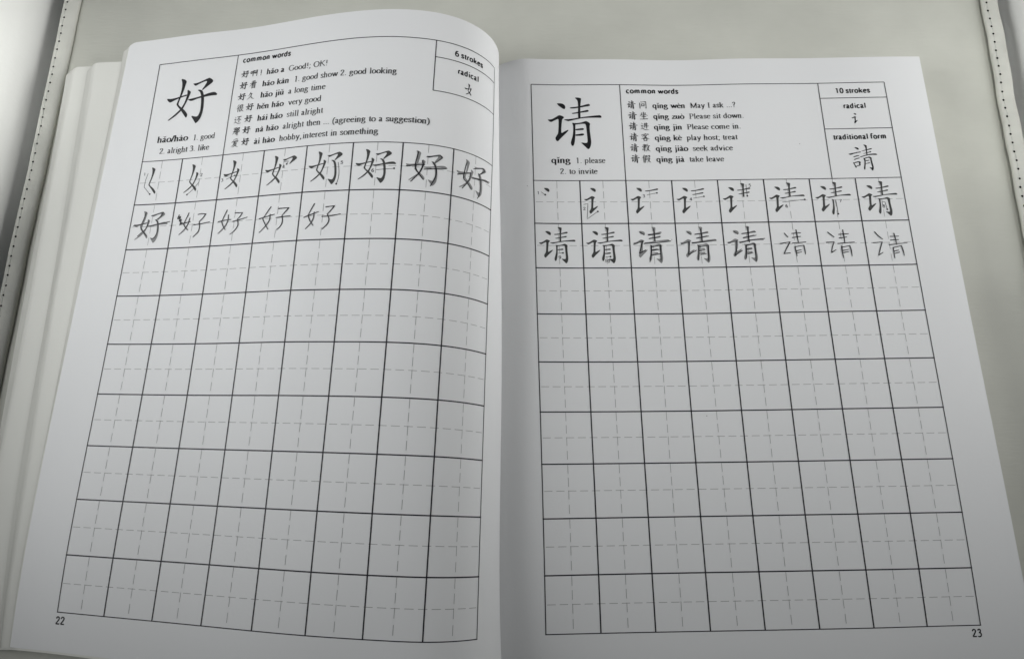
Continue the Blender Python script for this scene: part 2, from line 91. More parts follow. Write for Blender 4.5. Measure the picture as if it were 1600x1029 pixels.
def mat(name, col, rough=0.6, spec=0.3, mottled=None, bump=None, sheen=0.0):
    """Principled material with an optional noise mottling (scale, amount) and bump [(scale, strength, distance)]"""
    mt = bpy.data.materials.new(name)
    mt.use_nodes = True
    nt = mt.node_tree
    b = nt.nodes['Principled BSDF']
    b.inputs['Base Color'].default_value = (*col, 1)
    b.inputs['Roughness'].default_value = rough
    b.inputs['Specular IOR Level'].default_value = spec
    tc = nt.nodes.new('ShaderNodeTexCoord')
    if mottled:
        n = nt.nodes.new('ShaderNodeTexNoise')
        n.inputs['Scale'].default_value = mottled[0]
        n.inputs['Detail'].default_value = 6
        r = nt.nodes.new('ShaderNodeValToRGB')
        k = mottled[1]
        r.color_ramp.elements[0].position = 0.3
        r.color_ramp.elements[1].position = 0.7
        r.color_ramp.elements[0].color = (*[c * (1 - k) for c in col], 1)
        r.color_ramp.elements[1].color = (*[min(1, c * (1 + k)) for c in col], 1)
        nt.links.new(tc.outputs['Object'], n.inputs['Vector'])
        nt.links.new(n.outputs['Fac'], r.inputs['Fac'])
        nt.links.new(r.outputs['Color'], b.inputs['Base Color'])
    prev = None
    for (sc, st, dist, stretch) in (bump or []):
        mp = nt.nodes.new('ShaderNodeMapping')
        mp.inputs['Scale'].default_value = stretch
        nt.links.new(tc.outputs['Object'], mp.inputs['Vector'])
        n = nt.nodes.new('ShaderNodeTexNoise')
        n.inputs['Scale'].default_value = sc
        n.inputs['Detail'].default_value = 4
        nt.links.new(mp.outputs['Vector'], n.inputs['Vector'])
        bp = nt.nodes.new('ShaderNodeBump')
        bp.inputs['Strength'].default_value = st
        bp.inputs['Distance'].default_value = dist
        nt.links.new(n.outputs['Fac'], bp.inputs['Height'])
        if prev:
            nt.links.new(prev.outputs['Normal'], bp.inputs['Normal'])
        prev = bp
    if prev:
        nt.links.new(prev.outputs['Normal'], b.inputs['Normal'])
    return mt


ONE = (1, 1, 1)
M_PAPER = mat('white_uncoated_paper', (0.80, 0.805, 0.81), 0.72, 0.25, (9, 0.012), [(900, 0.10, 0.0004, ONE), (14, 0.10, 0.004, ONE)])
M_LEAF = mat('cream_leaf_edges', (0.78, 0.78, 0.735), 0.8, 0.2, (12, 0.02), [(900, 0.10, 0.0004, ONE)])
M_BLOCK = mat('page_block_edges', (0.72, 0.71, 0.67), 0.85, 0.2, (40, 0.03), [(60, 0.6, 0.001, (0.2, 0.2, 60))])
M_INK = mat('black_printing_ink', (0.013, 0.013, 0.015), 0.55, 0.3)
M_LINE = mat('black_rule_ink', (0.025, 0.023, 0.030), 0.55, 0.3)
M_GUIDE = mat('grey_guide_ink', (0.29, 0.29, 0.29), 0.7, 0.2)
M_MODEL = mat('dark_grey_printing_ink', (0.056, 0.057, 0.056), 0.65, 0.25)
M_TRACE = mat('pale_grey_printing_ink', (0.24, 0.242, 0.242), 0.65, 0.25)
M_PEN = mat('black_ballpoint_ink', (0.014, 0.014, 0.018), 0.4, 0.4)
M_SEAT = mat('greige_leatherette', (0.60, 0.603, 0.545), 0.55, 0.35, (30, 0.05),
             [(420, 0.22, 0.0006, (0.35, 1.6, 1)), (60, 0.18, 0.0015, (0.5, 1.5, 1))])
M_FLANGE = mat('off_white_leatherette_piping', (0.66, 0.66, 0.61), 0.5, 0.35, (60, 0.07), [(500, 0.25, 0.0006, ONE), (90, 0.35, 0.0015, ONE)])
M_SIDE = mat('white_leatherette', (0.86, 0.86, 0.83), 0.5, 0.35, (25, 0.02), [(420, 0.15, 0.0005, ONE)])
M_HOLE = mat('dark_needle_holes', (0.03, 0.03, 0.028), 0.8, 0.1)
M_THREAD = mat('off_white_sewing_thread', (0.62, 0.62, 0.58), 0.7, 0.2)


def link(name, verts, faces, mats, parent=None, fmat=None, smooth=False, org=(0, 0, 0)):
    me = bpy.data.meshes.new(name)
    me.from_pydata([(x - org[0], y - org[1], z - org[2]) for x, y, z in verts], [], faces)
    for mm in mats:
        me.materials.append(mm)
    if fmat is not None:
        me.polygons.foreach_set('material_index', fmat)
    if smooth:
        me.polygons.foreach_set('use_smooth', [True] * len(me.polygons))
    me.update()
    o = bpy.data.objects.new(name, me)
    scene.collection.objects.link(o)
    if parent:
        o.parent = parent
    return o


def empty(name, loc, label, cat):
    o = bpy.data.objects.new(name, None)
    o.empty_display_size = 0.02
    scene.collection.objects.link(o)
    o.location = loc
    o['label'] = label
    o['category'] = cat
    return o


# ---------------------------------------------------------------- the two curved pages as spline sheets
def bs(t, n, lo, hi, d=0):
    mseg = n - 3
    h = (hi - lo) / mseg
    s = (np.asarray(t, float) - lo) / h
    k = np.clip(np.floor(s).astype(int), 0, mseg - 1)
    x = s - k
    if d == 0:
        B = np.stack([(1 - x) ** 3 / 6, (3 * x ** 3 - 6 * x ** 2 + 4) / 6, (-3 * x ** 3 + 3 * x ** 2 + 3 * x + 1) / 6, x ** 3 / 6], -1)
    else:
        B = np.stack([-(1 - x) ** 2 / 2, (9 * x ** 2 - 12 * x) / 6, (-9 * x ** 2 + 6 * x + 3) / 6, x ** 2 / 2], -1) / h
    M = np.zeros(s.shape + (n,))
    for q in range(4):
        np.put_along_axis(M, (k + q)[..., None], B[..., q:q + 1], -1)
    return M


SURF = {'R': (np.array(CTRL_RIGHT).reshape(10, 5, 3), (-1.0, 9.0, -0.8, 12.1)),
        'L': (np.array(CTRL_LEFT).reshape(13, 6, 3), (-1.0, 9.2, -0.8, 12.1))}


def sheet(side, uv, off=0.0, both=False):
    X, b = SURF[side]
    uv = np.atleast_2d(np.asarray(uv, float))
    nu, nv = X.shape[:2]
    A, B = bs(uv[:, 0], nu, b[0], b[1]), bs(uv[:, 1], nv, b[2], b[3])
    P = np.einsum('na,nb,abc->nc', A, B, X)
    Pu = np.einsum('na,nb,abc->nc', bs(uv[:, 0], nu, b[0], b[1], 1), B, X)
    Pv = np.einsum('na,nb,abc->nc', A, bs(uv[:, 1], nv, b[2], b[3], 1), X)
    N = np.cross(Pu, Pv)
    N /= np.linalg.norm(N, axis=1)[:, None]
    P = P + N * np.asarray(off).reshape(-1, 1)
    if side == 'R':                                      # the flat page rolls down into the spine
        d = np.clip(-0.02 - uv[:, 0], 0, None) / 0.93
        P[:, 2] -= (0.18 + 0.30 * uv[:, 1] / 12) * d ** 1.8
    return P


BOOK = W((0, 5.7, -Z0))


def to_m(P):
    P = np.asarray(P, float)
    return np.stack([P[:, 0] * C, P[:, 1] * C, (P[:, 2] + Z0) * C], -1)


def solid(top, bottom, nu, nv):
    """closed sheet from two (nu*nv) point grids"""
    n = nu * nv
    V = np.concatenate([top, bottom, top, bottom])      # the rim has its own vertices, so the sheet shades flat to its edge
    F = []
    for i in range(nu - 1):
        for j in range(nv - 1):
            a, b_, c, d = i * nv + j, (i + 1) * nv + j, (i + 1) * nv + j + 1, i * nv + j + 1
            F.append((a, b_, c, d))
            F.append((n + d, n + c, n + b_, n + a))
    for i in range(nu - 1):
        for j in (0, nv - 1):
            a, b_ = i * nv + j, (i + 1) * nv + j
            a, b_ = a + 2 * n, b_ + 2 * n
            F.append((a, n + a, n + b_, b_) if j == 0 else (b_, n + b_, n + a, a))
    for j in range(nv - 1):
        for i in (0, nu - 1):
            a, b_ = i * nv + j, i * nv + j + 1
            a, b_ = a + 2 * n, b_ + 2 * n
            F.append((b_, n + b_, n + a, a) if i == 0 else (a, n + a, n + b_, b_))
    return V, F


def make_sheet(name, side, us, vs, gap, thick, material, parent, smooth=True):
    G = np.array([(u, v) for u in us for v in vs])
    if side == 'L':                                      # worn round corner at the free edge
        q = np.clip((-0.72 - G[:, 0]) / 0.2, 0, 1)
        cut = 0.13 * (1 - np.sqrt(1 - q ** 2))
        G[:, 1] = np.where(G[:, 1] > 11, 11 + (G[:, 1] - 11) * (1 - cut / 1.03), G[:, 1])
    V, F = solid(to_m(sheet(side, G, -gap)), to_m(sheet(side, G, -gap - thick)), len(us), len(vs))
    o = link(name, V, F, [material], parent, org=BOOK, smooth=smooth)
    return o


book = empty('open_workbook', BOOK,
             'open white workbook of Chinese characters, squared practice grid on both pages, left page curling up', 'book')

US_L = np.concatenate([-0.92 + 0.2 * np.linspace(0, 1, 9)[:-1] ** 2, np.linspace(-0.72, 5, 58), np.linspace(5.05, 8.95, 100)])
VS = np.linspace(-0.68, 12.03, 70)
page_left = make_sheet('page', 'L', US_L, VS, 0.0, 0.006, M_PAPER, book)
page_left['label'] = 'curling page numbered 22 with the six stroke character'
US_R = np.linspace(-0.97, 8.92, 120)
page_right = make_sheet('page', 'R', US_R, VS, 0.0, 0.006, M_PAPER, book)
page_right['label'] = 'flat page numbered 23 with the ten stroke character'

# the thick block of pages still to come, under the flat page
us = np.linspace(-0.95, 8.90, 50)
vs = np.linspace(-0.66, 12.01, 40)
G = np.array([(u, v) for u in us for v in vs])
T = sheet('R', G, -0.008)
Bm = T.copy()
Bm[:, 2] = -Z0 + 0.004
V, F = solid(to_m(T), to_m(Bm), len(us), len(vs))
link('page_block', V, F, [M_BLOCK], book, org=BOOK)


def lerp(v, tab):
    return np.interp(v, [t[0] for t in tab], [t[1] for t in tab])


# the leaves under the curling page: three fanned bunches that stick out at its free edge
LIP = 0.012
LEAVES = [  # (reach beyond the page edge by height, drop below it by height, top, bottom, gap)
    ([(-1, 0.01), (12, 0.055)], [(-1, 0.006), (12, 0.008)], 11.97, -0.69, 0.010),
    ([(-1, 0.03), (12, 0.135)], [(-1, 0.012), (12, 0.016)], 11.90, -0.72, 0.020),
    ([(-1, 0.17), (12, 0.81)], [(-1, 0.024), (12, 0.042)], 11.58, -0.70, 0.031),
    ([(-1, 0.23), (12, 0.88)], [(-1, 0.030), (12, 0.050)], 11.53, -0.72, 0.041),
    ([(-1, 0.30), (12, 0.94)], [(-1, 0.036), (12, 0.058)], 11.47, -0.74, 0.051),
    ([(-1, 0.80), (12, 1.32)], [(-1, 0.050), (12, 0.090)], 11.53, -0.70, 0.062),
    ([(-1, 0.86), (12, 1.39)], [(-1, 0.056), (12, 0.098)], 11.48, -0.72, 0.072),
    ([(-1, 0.92), (12, 1.45)], [(-1, 0.062), (12, 0.106)], 11.42, -0.74, 0.082),
]
for k, (reach, drop, vt, vb, gap) in enumerate(LEAVES):
    us = np.concatenate([-2 + np.array([0, .003, .01, .02, .03, .042, .055, .07, .085, .1, .15, .22, .3, .4, .5, .6, .7, .8, .9]), np.linspace(-0.92, 8.6, 60)])
    vs = np.linspace(vb, vt, 50)
    top = []
    for u in us:
        if u >= -0.92:
            P = sheet('L', [(u, v) for v in vs], -gap)
        else:
            t = 1 - (u + 2)                       # 1 at the free edge, 0 at the page edge
            r = lerp(vt, reach)
            q = min(1, max(0, (r * t - r + 0.13) / 0.13))
            cut = 0.10 * (1 - math.sqrt(1 - q * q))
            P = sheet('L', [(-0.92, v if v < 10 else 10 + (v - 10) * (1 - cut / (vt - 10))) for v in vs], -gap)
            wav = 0.012 * np.sin(vs * 0.9 + k * 1.3)
            P[:, 0] -= (lerp(vs, reach) + wav) * t
            P[:, 2] -= (lerp(vs, drop)) * (1 - (1 - t) ** 1.6)
            rr = lerp(vs, reach)                      # the cut edge lifts a little
            P[:, 2] += LIP * np.clip((rr * t - rr + 0.07) / 0.07, 0, 1) ** 2
            P[:, 2] = np.maximum(P[:, 2], -Z0 + 0.02)
        top.append(P)
    top = np.concatenate(top)
    bot = top.copy()
    bot[:, 2] -= 0.007
    V, F = solid(to_m(top), to_m(bot), len(us), len(vs))
    link('leaf', V, F, [M_LEAF], book, org=BOOK, smooth=True)


# ---------------------------------------------------------------- printing: flat ink shapes laid on a page
class Ink:
    def __init__(self, side):
        self.side, self.v, self.f, self.m, self.mats = side, [], [], [], []
        self.lift, self.inc = 0.0030, 0.00003

    def _mat(self, mt):
        if mt not in self.mats:
            self.mats.append(mt)
        self.lift += self.inc
        return self.mats.index(mt)

    def _put(self, uv, faces, mt):
        k = self._mat(mt)
        n = len(self.v)
        P = to_m(sheet(self.side, uv, self.lift))
        self.v.extend(map(tuple, P))
        for f in faces:
            self.f.append(tuple(n + i for i in f))
            self.m.append(k)

    def poly(self, pts, mt, chaikin=True):
        if chaikin:
            q = []
            for a, b_ in zip(pts, pts[1:] + pts[:1]):
                q.append((a[0] * .78 + b_[0] * .22, a[1] * .78 + b_[1] * .22))
                q.append((a[0] * .22 + b_[0] * .78, a[1] * .22 + b_[1] * .78))
            pts = q
        from mathutils.geometry import tessellate_polygon
        tris = [tuple(t) for t in tessellate_polygon([[Vector((p[0], p[1], 0)) for p in pts]])]
        uv = [tuple(p) for p in pts]
        lim = 0.07 if self.side == 'L' else 0.4
        out = []
        while tris:
            t = tris.pop()
            ed = [(math.dist(uv[t[i]], uv[t[(i + 1) % 3]]), i) for i in range(3)]
            L, i = max(ed)
            if L > lim:
                a, b_, c = t[i], t[(i + 1) % 3], t[(i + 2) % 3]
                uv.append(((uv[a][0] + uv[b_][0]) / 2, (uv[a][1] + uv[b_][1]) / 2))
                n = len(uv) - 1
                tris += [(a, n, c), (n, b_, c)]
            else:
                x = [uv[q] for q in t]
                s = (x[1][0] - x[0][0]) * (x[2][1] - x[0][1]) - (x[2][0] - x[0][0]) * (x[1][1] - x[0][1])
                if abs(s) > 1e-12:
                    out.append(t if s > 0 else (t[0], t[2], t[1]))
        self._put(uv, out, mt)

    def ribbon(self, pts, mt, rx, ry=None, widths=None, smooth=True, step=0.05, closed=False):
        """a stroke of an elliptical nib (half axes rx, ry); widths scale it along the way"""
        ry = rx if ry is None else ry
        p = np.array(pts, float)
        if len(p) == 2 or not smooth:
            dens = []
            wd = []
            w0 = widths or [1] * len(p)
            for i in range(len(p) - 1):
                n = max(1, int(math.ceil(np.linalg.norm(p[i + 1] - p[i]) / step)))
                for t in np.arange(n) / n:
                    dens.append(p[i] * (1 - t) + p[i + 1] * t)
                    wd.append(w0[i] * (1 - t) + w0[i + 1] * t)
            dens.append(p[-1])
            wd.append(w0[-1])
        else:
            q = np.vstack([2 * p[0] - p[1], p, 2 * p[-1] - p[-2]])
            if closed:
                q = np.vstack([p[-2], p, p[1]])
            w0 = widths or [1] * len(p)
            dens, wd = [], []
            for i in range(len(p) - 1):
                a, b_, c, d = q[i], q[i + 1], q[i + 2], q[i + 3]
                n = max(3, int(math.ceil(np.linalg.norm(c - b_) / step)))
                for t in np.arange(n) / n:
                    dens.append(0.5 * (2 * b_ + (c - a) * t + (2 * a - 5 * b_ + 4 * c - d) * t * t + (3 * b_ - a - 3 * c + d) * t ** 3))
                    wd.append(w0[i] * (1 - t) + w0[i + 1] * t)
            dens.append(p[-1])
            wd.append(w0[-1])
        p = np.array(dens)
        wd = np.array(wd)
        tg = np.gradient(p, axis=0)
        tg /= np.maximum(np.linalg.norm(tg, axis=1), 1e-9)[:, None]
        nx, ny = -tg[:, 1], tg[:, 0]
        den = np.sqrt((rx * nx) ** 2 + (ry * ny) ** 2)
        o = np.stack([rx * rx * nx / den, ry * ry * ny / den], -1) * wd[:, None]
        uv = np.concatenate([p + o, p - o])
        n = len(p)
        self._put(uv, [(i, n + i, n + i + 1, i + 1) for i in range(n - 1)], mt)

    def disc(self, c, r, mt, n=10, ry=None):
        ry = ry or r
        uv = [(c[0] + r * math.cos(2 * math.pi * i / n), c[1] + ry * math.sin(2 * math.pi * i / n)) for i in range(n)]
        self._put(uv, [tuple(range(n))], mt)

    def done(self, name, parent, label=None):
        o = link(name, self.v, self.f, self.mats, parent, self.m, org=BOOK)
        if label:
            o['label'] = label
        return o


# ---- letters drawn with a broad nib; units of 1/1000 em
def arc(cx, cy, rx, ry, a0, a1):
    n = max(4, int(abs(a1 - a0) / 22))
    return [(cx + rx * math.cos(math.radians(a0 + (a1 - a0) * i / n)), cy + ry * math.sin(math.radians(a0 + (a1 - a0) * i / n))) for i in range(n + 1)]


# glyph: advance, strokes, serifs (x, y, half width), dots (x, y)
GLYPH = {
    'a': (444, [[(85, 350), (110, 415), (180, 443), (250, 425), (282, 355), (282, 90), (305, 35), (350, 22), (400, 50)],
                [(282, 265), (185, 225), (98, 172), (72, 105), (105, 38), (165, 20), (232, 45), (282, 100)]], [], []),
    'b': (500, [[(110, 680), (110, 30)], arc(250, 225, 165, 213, 150, -150)], [(80, 672, 45)], []),
    'c': (444, [arc(235, 225, 170, 213, 48, 318)], [], [(345, 365)]),
    'd': (500, [arc(225, 225, 165, 213, 35, 325), [(365, 680), (365, 15)]], [(335, 672, 45), (395, 15, 45)], []),
    'e': (444, [[(75, 268), (390, 268)], arc(232, 225, 168, 213, 12, 320)], [], []),
    'f': (333, [[(130, 15), (130, 560), (170, 650), (250, 668), (310, 630)]], [(130, 12, 90), (130, 435, 110)], []),
    'g': (500, [arc(215, 310, 128, 130, 0, 360), [(150, 195), (98, 145), (110, 98), (200, 82), (330, 70), (405, 5), (390, -105), (250, -190), (110, -172), (48, -105), (80, -30), (160, 25)]], [(395, 412, 65)], []),
    'h': (500, [[(100, 680), (100, 12)], [(100, 335), (165, 418), (240, 440), (312, 428), (355, 365), (360, 12)]], [(100, 10, 85), (365, 10, 85), (65, 672, 45)], []),
    'i': (278, [[(145, 440), (145, 12)]], [(145, 10, 88), (105, 432, 48)], [(140, 620)]),
    'j': (278, [[(165, 440), (165, -90), (125, -180), (40, -190)]], [(125, 432, 48)], [(160, 620)]),
    'k': (500, [[(100, 680), (100, 12)], [(390, 430), (180, 235)], [(215, 270), (420, 12)]], [(100, 10, 85), (410, 10, 80), (380, 432, 75), (65, 672, 45)], []),
    'l': (278, [[(140, 680), (140, 12)]], [(140, 10, 88), (100, 672, 48)], []),
    'm': (778, [[(100, 440), (100, 12)], [(100, 335), (165, 418), (240, 440), (312, 428), (350, 365), (352, 12)], [(352, 335), (420, 418), (500, 440), (575, 428), (612, 365), (615, 12)]], [(100, 10, 82), (355, 10, 82), (620, 10, 82), (62, 432, 45)], []),
    'n': (500, [[(100, 440), (100, 12)], [(100, 335), (165, 418), (240, 440), (312, 428), (355, 365), (360, 12)]], [(100, 10, 85), (365, 10, 85), (62, 432, 45)], []),
    'o': (500, [arc(250, 225, 185, 213, 0, 360)], [], []),
    'p': (500, [[(110, 440), (110, -205)], arc(255, 225, 165, 213, 150, -150)], [(110, -208, 85), (72, 432, 45)], []),
    'q': (500, [arc(225, 225, 165, 213, 35, 325), [(370, 440), (370, -205)]], [(375, -208, 85)], []),
    'r': (333, [[(105, 440), (105, 12)], [(105, 320), (160, 410), (225, 440), (300, 410)]], [(110, 10, 90), (65, 432, 45)], []),
    's': (389, [[(315, 350), (285, 420), (195, 443), (112, 418), (85, 350), (125, 280), (240, 215), (312, 140), (295, 50), (205, 20), (110, 45), (68, 125)]], [], []),
    't': (278, [[(140, 560), (140, 95), (180, 28), (265, 60)]], [(150, 432, 115)], []),
    'u': (500, [[(95, 440), (95, 130), (130, 50), (205, 28), (290, 65), (355, 135)], [(362, 440), (362, 15)]], [(55, 432, 45), (322, 432, 45), (405, 15, 45)], []),
    'v': (500, [[(75, 430), (248, 15)], [(415, 430), (252, 15)]], [(85, 432, 85), (410, 432, 65)], []),
    'w': (722, [[(70, 430), (225, 15)], [(370, 430), (228, 15)], [(360, 400), (510, 15)], [(655, 430), (515, 15)]], [(80, 432, 85), (345, 432, 70), (645, 432, 65)], []),
    'y': (500, [[(75, 430), (255, 20)], [(415, 430), (250, 0), (195, -130), (140, -190), (60, -175)]], [(85, 432, 85), (410, 432, 65)], []),
    'z': (444, [[(60, 430), (385, 430)], [(375, 420), (65, 25)], [(50, 18), (395, 18)], [(395, 18), (405, 110)]], [], []),
    'G': (722, [arc(370, 330, 310, 325, 42, 330), [(625, 60), (625, 285)]], [(620, 290, 90)], []),
    'O': (722, [arc(360, 330, 310, 325, 0, 360)], [], []),
    'K': (722, [[(150, 655), (150, 10)], [(600, 648), (210, 330)], [(270, 385), (650, 12)]], [(150, 10, 110), (640, 10, 80), (150, 652, 110), (590, 652, 90)], []),
    'M': (889, [[(140, 650), (140, 10)], [(140, 650), (440, 20)], [(440, 20), (745, 650)], [(750, 650), (750, 10)]], [(140, 10, 100), (750, 10, 100), (110, 652, 80), (775, 652, 80)], []),
    'I': (333, [[(165, 655), (165, 10)]], [(165, 10, 115), (165, 652, 115)], []),
    'P': (556, [[(150, 655), (150, 10)], [(150, 648), (330, 642), (455, 590), (485, 480), (440, 370), (310, 315), (150, 318)]], [(150, 10, 110), (90, 652, 70)], []),
    '1': (500, [[(255, 665), (255, 12)], [(120, 575), (255, 655)]], [(255, 10, 110)], []),
    '2': (500, [[(55, 500), (95, 610), (190, 660), (300, 640), (370, 555), (345, 440), (210, 240), (45, 30)], [(45, 30), (450, 30)]], [], []),
    '3': (500, [[(75, 560), (140, 645), (245, 660), (340, 605), (340, 490), (275, 400), (170, 360)], [(170, 360), (310, 345), (395, 240), (360, 90), (245, 15), (115, 20), (55, 70)]], [], []),
    '4': (500, [[(340, 665), (30, 200)], [(30, 190), (470, 190)], [(340, 665), (340, 10)]], [], []),
    '5': (500, [[(400, 645), (130, 645)], [(130, 645), (95, 360)], [(95, 360), (200, 420), (330, 390), (405, 260), (360, 90), (230, 15), (110, 25), (50, 80)]], [], []),
    '6': (500, [[(380, 620), (270, 650), (150, 570), (85, 400), (80, 220), (140, 60), (260, 15), (385, 80), (420, 220), (365, 370), (250, 410), (130, 350), (85, 230)]], [], []),
    '7': (500, [[(50, 640), (440, 640)], [(440, 640), (280, 350), (200, 10)]], [], []),
    '8': (500, [arc(250, 495, 150, 155, 0, 360), arc(250, 175, 180, 165, 0, 360)], [], []),
    '9': (500, [[(120, 40), (230, 12), (350, 90), (415, 260), (420, 440), (360, 600), (240, 650), (115, 585), (80, 440), (135, 300), (250, 255), (370, 310), (415, 430)]], [], []),
    '0': (500, [arc(250, 335, 180, 325, 0, 360)], [], []),
    '.': (250, [], [], [(125, 45)]), ',': (320, [[(140, 50), (130, -50), (80, -110)]], [], [(125, 45)]),
    ';': (278, [[(150, 50), (140, -50), (90, -110)]], [], [(140, 45), (140, 400)]),
    '!': (333, [[(165, 665), (165, 255)]], [], [(165, 40)]),
    '?': (444, [[(85, 540), (130, 640), (225, 660), (330, 600), (330, 480), (240, 360), (215, 190)]], [], [(215, 45)]),
    '(': (333, [[(280, 680), (130, 480), (90, 250), (130, 20), (280, -170)]], [], []),
    ')': (333, [[(50, 680), (200, 480), (240, 250), (200, 20), (50, -170)]], [], []),
    '/': (278, [[(250, 680), (20, -10)]], [], []),
    ' ': (295, [], [], []),
}
ACCENT = {'ǎ': ('a', 'v'), 'à': ('a', '`'), 'á': ('a', "'"), 'ě': ('e', 'v'), 'è': ('e', '`'), 'ǐ': ('i', 'v'), 'ì': ('i', '`'),
          'ǔ': ('u', 'v'), 'ò': ('o', '`')}
STYLE = {  # em height, nib, serif?, x stretch of advances
    'R': (0.193, (54, 23), True), 'RR': (0.193, (54, 23), True), 'B': (0.192, (74, 28), True), 'BB': (0.214, (74, 28), True),
    'b': (0.184, (84, 68), False), 's': (0.192, (68, 58), False)}


def write(ink, style, text, p0, p1, mt):
    em, (rx, ry), serif = STYLE[style]
    adv = []
    for ch in text:
        g = GLYPH[ACCENT.get(ch, (ch,))[0]]
        adv.append(g[0] * (1.0 if serif else (0.75 if ch == ' ' else 1.1)))
    sx = (p1[0] - p0[0]) / (sum(adv) - 40)
    sy = em / 1000
    v = (p0[1] + p1[1]) / 2
    u = p0[0]
    bold = style in ('B', 'BB')
    for ch, ad in zip(text, adv):
        base, acc = ACCENT.get(ch, (ch, None))
        w, strokes, serifs, dots = GLYPH[base]
        k = 0.0 if serif else (ad - w) / 2
        tr = lambda pts: [(u + (x + k) * sx, v + y * sy) for x, y in pts]
        for s in strokes:
            closed = len(s) > 6 and math.dist(s[0], s[-1]) < 2
            ink.ribbon(tr(s), mt, rx * sx, ry * sy, smooth=len(s) > 3, step=0.02, closed=closed)
        if serif:
            for (x, y, hw) in serifs:
                h2 = hw * (1.15 if bold else 1.1)
                ink.ribbon(tr([(x - h2, y), (x + h2, y)]), mt, 16 * sx, (17 if bold else 16) * sy, smooth=False, step=0.05)
        elif base in 'ft':
            ink.ribbon(tr([(20, 425), (280, 425)]), mt, 40 * sx, 45 * sy, smooth=False)
        for (x, y) in dots:
            if acc and y > 500:
                continue
            if base == 'c' and not serif:
                continue
            ink.disc(tr([(x, y)])[0], (68 if bold or style == 'b' else 48) * sx, mt, 8, (68 if bold or style == 'b' else 48) * sy)
        if acc:
            c = w / 2
            ar = {'v': [[(c - 112, 672), (c, 530)], [(c, 530), (c + 112, 672)]], '`': [[(c - 85, 660), (c + 45, 530)]], "'": [[(c + 85, 660), (c - 45, 530)]]}[acc]
            for s in ar:
                ink.ribbon(tr(s), mt, 31 * sx, 28 * sy, smooth=False)
        u += ad * sx


